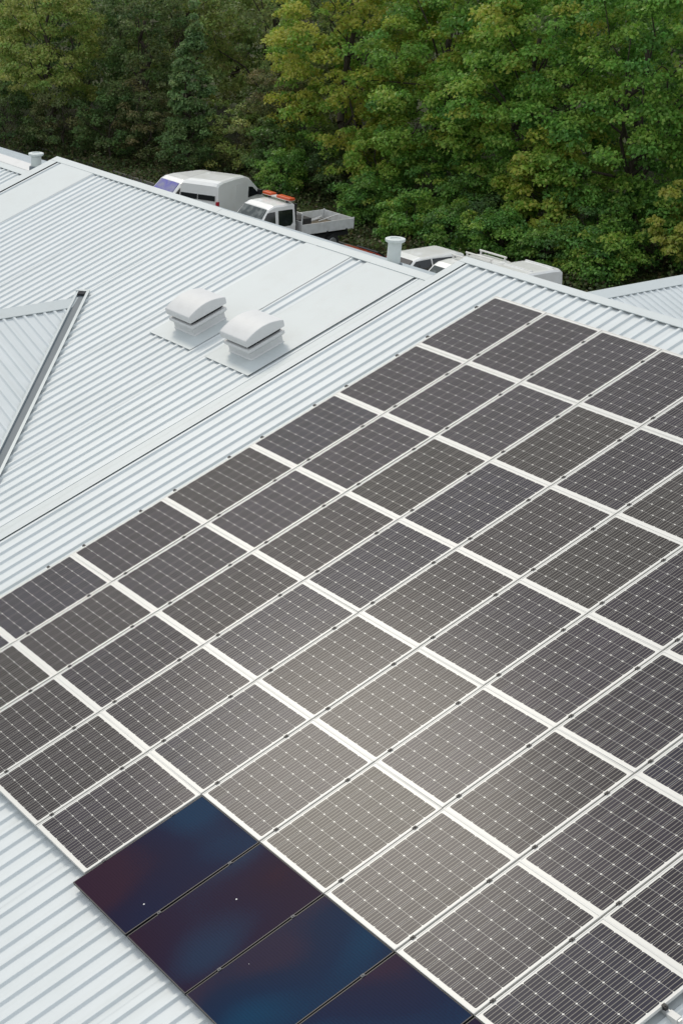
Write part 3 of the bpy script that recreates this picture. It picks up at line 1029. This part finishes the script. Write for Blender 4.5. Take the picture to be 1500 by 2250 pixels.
# ------------------------------------------------------------------ vegetation
def leaf_mesh(name, C, N, size, tint, seed):
    rg = np.random.default_rng(seed)
    n = len(C)
    N = N / np.linalg.norm(N, axis=1, keepdims=True)
    r = rg.normal(size=(n, 3))
    T = np.cross(N, r)
    T /= np.linalg.norm(T, axis=1, keepdims=True) + 1e-9
    B = np.cross(N, T)
    s = size[:, None]
    V = np.empty((n, 4, 3))
    V[:, 0] = C - T * s * .5
    V[:, 1] = C + B * s * .36 + N * s * .10
    V[:, 2] = C + T * s * .55 - N * s * .08
    V[:, 3] = C - B * s * .36 + N * s * .10
    me = bpy.data.meshes.new(name)
    me.vertices.add(n * 4)
    me.vertices.foreach_set('co', V.astype(np.float32).ravel())
    me.loops.add(n * 4)
    me.loops.foreach_set('vertex_index', np.arange(n * 4, dtype=np.int32))
    me.polygons.add(n)
    me.polygons.foreach_set('loop_start', np.arange(0, n * 4, 4, dtype=np.int32))
    me.materials.append(LEAF)
    me.update(calc_edges=True)
    ca = me.color_attributes.new('tint', 'FLOAT_COLOR', 'POINT')
    col = np.ones((n, 4, 4), dtype=np.float32)
    col[:, :, :3] = tint[:, None, :]
    ca.data.foreach_set('color', col.ravel())
    return me


def crown_points(rg, c, rad, n_cl, per, clr, low=-0.9, cone=0.0):
    """leaf centres and normals: leafy sprays spread through an uneven crown volume"""
    c, rad = np.array(c), np.array(rad)
    d = rg.normal(size=(n_cl * 3, 3))
    d /= np.linalg.norm(d, axis=1, keepdims=True)
    d = d[d[:, 2] > low][:n_cl]
    k = len(d)
    # uneven outline
    ph = rg.uniform(0, 6.28, 6)
    az = np.arctan2(d[:, 1], d[:, 0])
    lob = 1 + .14 * np.sin(3 * az + ph[0] + 2 * d[:, 2]) + .10 * np.sin(5 * az + ph[1] - 4 * d[:, 2]) + .10 * np.sin(7 * d[:, 2] + ph[2] + az)
    rr = rg.uniform(.45, 1.0, k) ** .45 * lob
    if cone:
        z = d[:, 2] * rr
        sh = np.clip(1 - cone * (z + 1) / 2, .08, 1)
        P = c + np.c_[d[:, 0] * sh, d[:, 1] * sh, d[:, 2]] * rr[:, None] * rad
    else:
        P = c + d * rr[:, None] * rad
    cs = clr * rg.uniform(.55, 1.25, k)
    m = (per * (cs / clr) ** 2).astype(int) + 8
    idx = np.repeat(np.arange(k), m)
    q = rg.normal(size=(len(idx), 3))
    q /= np.linalg.norm(q, axis=1, keepdims=True)
    q[:, 2] = np.where(q[:, 2] < -.25, -q[:, 2] * .7, q[:, 2])      # sprays are domed, open below
    rad_l = rg.uniform(.15, 1, len(idx)) ** .4
    X = P[idx] + q * (cs[idx] * rad_l)[:, None] * np.array([1.0, 1.0, .80])
    N = q * .5 + d[idx] * .25 + rg.normal(size=q.shape) * .55 + np.array([0, 0, .45])
    return X, N, idx, P


def limb(mb, p, q, r0, r1, rg, n=5):
    pts = [Vector(p)]
    p, q = Vector(p), Vector(q)
    for i in range(1, n + 1):
        t = i / n
        w = (q - p).length * .05 * math.sin(math.pi * t)
        pts.append(p.lerp(q, t) + Vector((rg.normal() * w, rg.normal() * w, rg.normal() * w * .5)))
    for i in range(n):
        ra, rb = r0 + (r1 - r0) * i / n, r0 + (r1 - r0) * (i + 1) / n
        mb.tube(pts[i], pts[i + 1], ra, rb, n=7, caps=(i == n - 1))


def tree(name, label, cat, group, xy, crown_z, rad, n_cl, per, clr, leaf, palette, seed, trunk_r=.18, low=-.9, cone=0.0, off=(0, 0)):
    rg = np.random.default_rng(seed)
    r = empty(name, (xy[0], xy[1], 0))
    tag(r, label, cat, group)
    c = (off[0], off[1], crown_z)
    X, N, idx, P = crown_points(rg, c, rad, int(n_cl * 1.7), per * .68, clr * .76, low, cone)
    ok = X[:, 2] > .06
    X, N, idx = X[ok], N[ok], idx[ok]
    pal = np.array(palette)
    w_cl = rg.dirichlet(np.ones(len(pal)) * .5, len(P))
    base = (w_cl @ pal)[idx]
    jit = rg.normal(1, .24, (len(X), 1)) * rg.normal(1, .06, (len(X), 3))
    T = np.clip(base * np.array([3.35, 3.75, 3.3]) * np.clip(jit, .45, 1.7), .004, .5)
    sz = leaf * rg.uniform(.55, 1.25, len(X))
    link('crown', leaf_mesh('crown', X, N, sz, T, seed + 1), r)
    mb = MB()
    top = (c[0], c[1], crown_z + rad[2] * .35)
    limb(mb, (0, 0, -.1), top, trunk_r, trunk_r * .35, rg, 7)
    for i in range(min(14, max(5, len(P) // 9))):
        e_ = P[rg.integers(len(P))]
        t = rg.uniform(.25, .85)
        s = Vector((0, 0, 0)).lerp(Vector(top), t)
        limb(mb, s, e_, trunk_r * .42 * (1.1 - t), .015, rg, 4)
    mb.build('trunk', BARK, r, smooth=True)
    return r


YG = [(0.155, 0.190, 0.024), (0.090, 0.150, 0.024), (0.220, 0.215, 0.028), (0.055, 0.105, 0.022)]
MG = [(0.070, 0.125, 0.024), (0.040, 0.085, 0.020), (0.110, 0.150, 0.024), (0.028, 0.062, 0.016)]
OL = [(0.088, 0.110, 0.032), (0.056, 0.080, 0.026), (0.118, 0.122, 0.036), (0.074, 0.068, 0.030)]
BR = [(0.062, 0.060, 0.026), (0.080, 0.062, 0.030), (0.045, 0.058, 0.022), (0.030, 0.040, 0.016)]
DK = [(0.030, 0.052, 0.018), (0.045, 0.070, 0.022), (0.022, 0.036, 0.014), (0.050, 0.055, 0.022)]
BG = [(0.070, 0.100, 0.042), (0.048, 0.074, 0.032), (0.090, 0.112, 0.046), (0.038, 0.060, 0.026)]
G1 = 'trees along the edge of the car park'
G2 = 'trees further back in the wood'
G3 = 'shrubs under the trees'
tree('broadleaf_tree', 'yellow-green broadleaf tree above the drop-side truck', 'tree', G1, (-47.8, 37.0), 6.7, (4.3, 4.0, 6.2), 210, 215, .80, .17, YG, 11, .26)
tree('broadleaf_tree', 'large green broadleaf tree right of the truck', 'tree', G1, (-41.8, 37.8), 6.4, (4.4, 4.4, 6.4), 210, 215, .85, .17, MG + YG[:1], 12, .28)
tree('broadleaf_tree', 'bright green tree behind the vent pipe and roof-bar van', 'tree', G1, (-36.2, 37.6), 6.2, (4.2, 4.2, 6.2), 200, 215, .85, .17, YG[:2] + MG[:2], 13, .26)
tree('broadleaf_tree', 'low-branched green tree behind the ribbed-roof van', 'tree', G1, (-31.0, 38.3), 6.2, (4.3, 3.9, 6.3), 200, 215, .85, .17, MG + YG[1:2], 14, .27)
tree('broadleaf_tree', 'green tree at the right edge of the picture', 'tree', G1, (-26.2, 40.6), 6.3, (4.2, 4.0, 6.5), 170, 200, .85, .17, MG, 15, .25)
tree('sapling', 'small yellowing sapling low at the right edge', 'tree', G1, (-26.2, 36.6), 2.6, (1.5, 1.5, 1.7), 40, 150, .5, .16, [(0.20, 0.19, 0.03), (0.15, 0.17, 0.03), (0.10, 0.13, 0.03)], 16, .07)
tree('sapling', 'bright green low bough mass above the ribbed-roof van', 'tree', G1, (-32.6, 35.3), 2.9, (1.9, 1.5, 1.9), 55, 170, .55, .17, YG[:2] + [(0.10, 0.16, 0.025)], 17, .08)
tree('sapling', 'light green young tree beside the truck bed', 'tree', G1, (-42.6, 34.6), 2.5, (1.5, 1.3, 1.7), 36, 150, .55, .16, YG[:2] + MG[:1], 18, .07)
tree('broadleaf_tree', 'pale olive tree at the left edge of the picture', 'tree', G1, (-66.3, 30.8), 5.6, (3.0, 3.0, 4.3), 150, 190, .70, .16, [(0.115, 0.140, 0.036), (0.080, 0.110, 0.030), (0.145, 0.155, 0.042)], 21, .20)
tree('broadleaf_tree', 'dark brownish tree between the pale tree and the upright young one', 'tree', G1, (-61.4, 34.0), 5.4, (2.6, 2.8, 4.6), 120, 170, .75, .15, DK + BR[:1], 22, .20)
tree('young_tree', 'slender upright blue-green young tree above the vans', 'tree', G1, (-56.1, 33.4), 4.2, (1.75, 1.7, 3.9), 95, 120, .42, .15, BG, 23, .10, cone=.85)
tree('shrub', 'brown twiggy shrub left of the yellow-green tree', 'shrub', G3, (-52.6, 36.6), 3.2, (1.9, 1.7, 3.0), 70, 150, .60, .13, BR, 24, .08)
# wood behind
for i, (x, y, cz, rx, rz, pal, lab) in enumerate((
        (-77.0, 31.5, 5.6, 4.2, 5.6, OL, 'olive tree deep in the wood at the left edge'),
        (-71.0, 36.0, 6.0, 4.2, 5.8, DK, 'dark tree in the wood behind the pale olive tree'),
        (-65.5, 39.5, 6.2, 4.2, 6.0, OL, 'olive green tree behind the brownish tree'),
        (-59.6, 41.5, 6.4, 4.4, 6.2, OL + BG[:1], 'dull green tree behind the upright young tree'),
        (-54.0, 43.0, 6.6, 4.0, 6.4, BR + OL[:2], 'greyish brown tree in the gap left of the yellow-green tree'),
        (-48.0, 45.0, 7.0, 4.8, 6.6, MG, 'green tree hidden behind the yellow-green tree'),
        (-41.0, 46.0, 7.0, 4.8, 6.6, DK + MG[:1], 'dark green tree behind the large green tree'),
        (-34.5, 47.0, 7.0, 4.8, 6.6, MG, 'green tree behind the bright green tree'),
        (-27.5, 48.0, 7.0, 4.8, 6.6, DK + MG[:1], 'dark tree in the wood at the right edge'))):
    tree('broadleaf_tree', lab, 'tree', G2, (x, y), cz, (rx, rx * .9, rz), 120, 150, .95, .19, pal, 40 + i, .22)
for i, (x, y, pal, lab) in enumerate((
        (-84.0, 37.0, OL, 'distant olive crown at the top left corner'),
        (-77.0, 43.0, DK, 'distant dark crown second from the top left corner'),
        (-70.0, 47.0, OL, 'distant olive crown above the brownish tree'),
        (-63.0, 50.0, DK, 'distant dark crown above the upright young tree'),
        (-57.0, 53.0, BR + DK[:2], 'distant brownish crown above the gap in the trees'),
        (-50.0, 55.0, DK, 'distant dark crown behind the yellow-green tree'),
        (-42.0, 57.0, MG, 'distant green crown behind the large green tree'),
        (-34.0, 58.0, DK, 'distant dark crown behind the bright green tree'),
        (-26.0, 59.0, MG, 'distant green crown at the top right corner'))):
    tree('broadleaf_tree', lab, 'tree', G2, (x, y), 5.6, (5.0, 4.6, 6.2), 90, 110, 1.15, .28, pal, 140 + i, .22)
# shrubs along the foot of the wood
for i, (x, y, cz, rx, rz, pal, lab) in enumerate((
        (-67.2, 28.4, 1.6, 1.9, 2.0, DK, 'dark shrub below the pale olive tree'),
        (-63.8, 30.3, 1.7, 1.9, 2.1, BR + DK[:1], 'brownish shrub behind the far left vent pipe'),
        (-60.6, 31.3, 1.5, 1.8, 1.9, DK, 'dark green shrub above the roof peak at the left'),
        (-58.6, 32.6, 1.8, 1.7, 2.3, BR, 'brown-green bramble shrub left of the upright young tree'),
        (-55.2, 32.6, 1.2, 1.5, 1.5, DK + BG[:1], 'low dark shrub at the foot of the upright young tree'),
        (-53.6, 34.9, 1.5, 1.6, 1.9, OL, 'olive shrub above the high-roofed van'),
        (-50.6, 35.2, 1.5, 1.6, 1.8, DK + MG[:1], 'dark shrub just above the truck cab'),
        (-46.0, 35.8, 1.2, 1.6, 1.5, DK, 'dark shrub under the yellow-green tree'),
        (-39.6, 34.9, 1.4, 1.7, 1.7, MG, 'green shrub between the truck bed and the vent pipe'),
        (-36.6, 35.2, 1.4, 1.7, 1.8, MG + DK[:1], 'dark shrub above the roof-bar van'),
        (-34.6, 34.6, 1.0, 1.3, 1.3, DK, 'small dark shrub left of the ribbed-roof van'),
        (-29.9, 35.6, 1.5, 1.7, 1.9, MG + DK[:1], 'dark shrub at the right end of the ribbed-roof van'),
        (-28.0, 37.2, 1.6, 1.7, 2.0, MG, 'green shrub beside the yellowing sapling'),
        (-41.2, 33.0, 0.9, 1.3, 1.2, MG + DK[:1], 'low green bush just right of the truck bed'),
        (-37.9, 32.6, 0.9, 1.3, 1.2, MG, 'low green bush above the vent pipe'),
        (-35.2, 32.8, 0.8, 1.2, 1.1, MG + DK[:1], 'low green bush behind the white car'),
        (-32.6, 33.2, 0.9, 1.3, 1.2, MG, 'low green bush behind the roof-bar van'),
        (-30.4, 33.4, 0.9, 1.2, 1.2, MG + DK[:1], 'low green bush behind the ribbed-roof van'),
        (-28.1, 34.2, 0.9, 1.3, 1.3, MG, 'low green bush left of the gable ridge at the right'),
        (-48.3, 33.6, 0.9, 1.2, 1.2, MG + DK[:2], 'low green bush behind the truck cab'))):
    tree('shrub', lab, 'shrub', G3, (x, y), cz, (rx, rx, rz), 52, 120, .55, .13, pal, 70 + i, .06, low=-.6)

# brambles and rough grass on the verge: one uncountable mass
rg = np.random.default_rng(5)
n = 110000
tt = rg.uniform(0, 1, n)
X = np.c_[-70 + 48 * tt, 29.9 + rg.uniform(0, 1, n) ** .8 * 11 - 3.0 * np.clip((-52 - (-70 + 48 * tt)) / 18, 0, 1), np.zeros(n)]
hum = .22 + .20 * np.sin(X[:, 0] * 1.7 + 1.3 * np.sin(X[:, 1] * 1.1)) + .15 * np.sin(X[:, 0] * .6 + X[:, 1] * 1.9)
X[:, 2] = np.abs(rg.normal(0, 1, n)) * np.clip(hum, .06, 1) * .7 + .02
N = rg.normal(size=(n, 3)) * .6 + np.array([0, -.2, .8])
pal = np.array([(0.050, 0.080, 0.022), (0.035, 0.055, 0.018), (0.070, 0.085, 0.028), (0.060, 0.050, 0.025)])
T = pal[rg.integers(0, 4, n)] * 1.9 * rg.normal(1, .2, (n, 1)).clip(.5, 1.6)
uo = link('undergrowth', leaf_mesh('undergrowth', X, N, .15 * rg.uniform(.6, 1.4, n), T, 6))
tag(uo, 'low brambles and rough grass along the foot of the wood', 'undergrowth', kind='stuff')
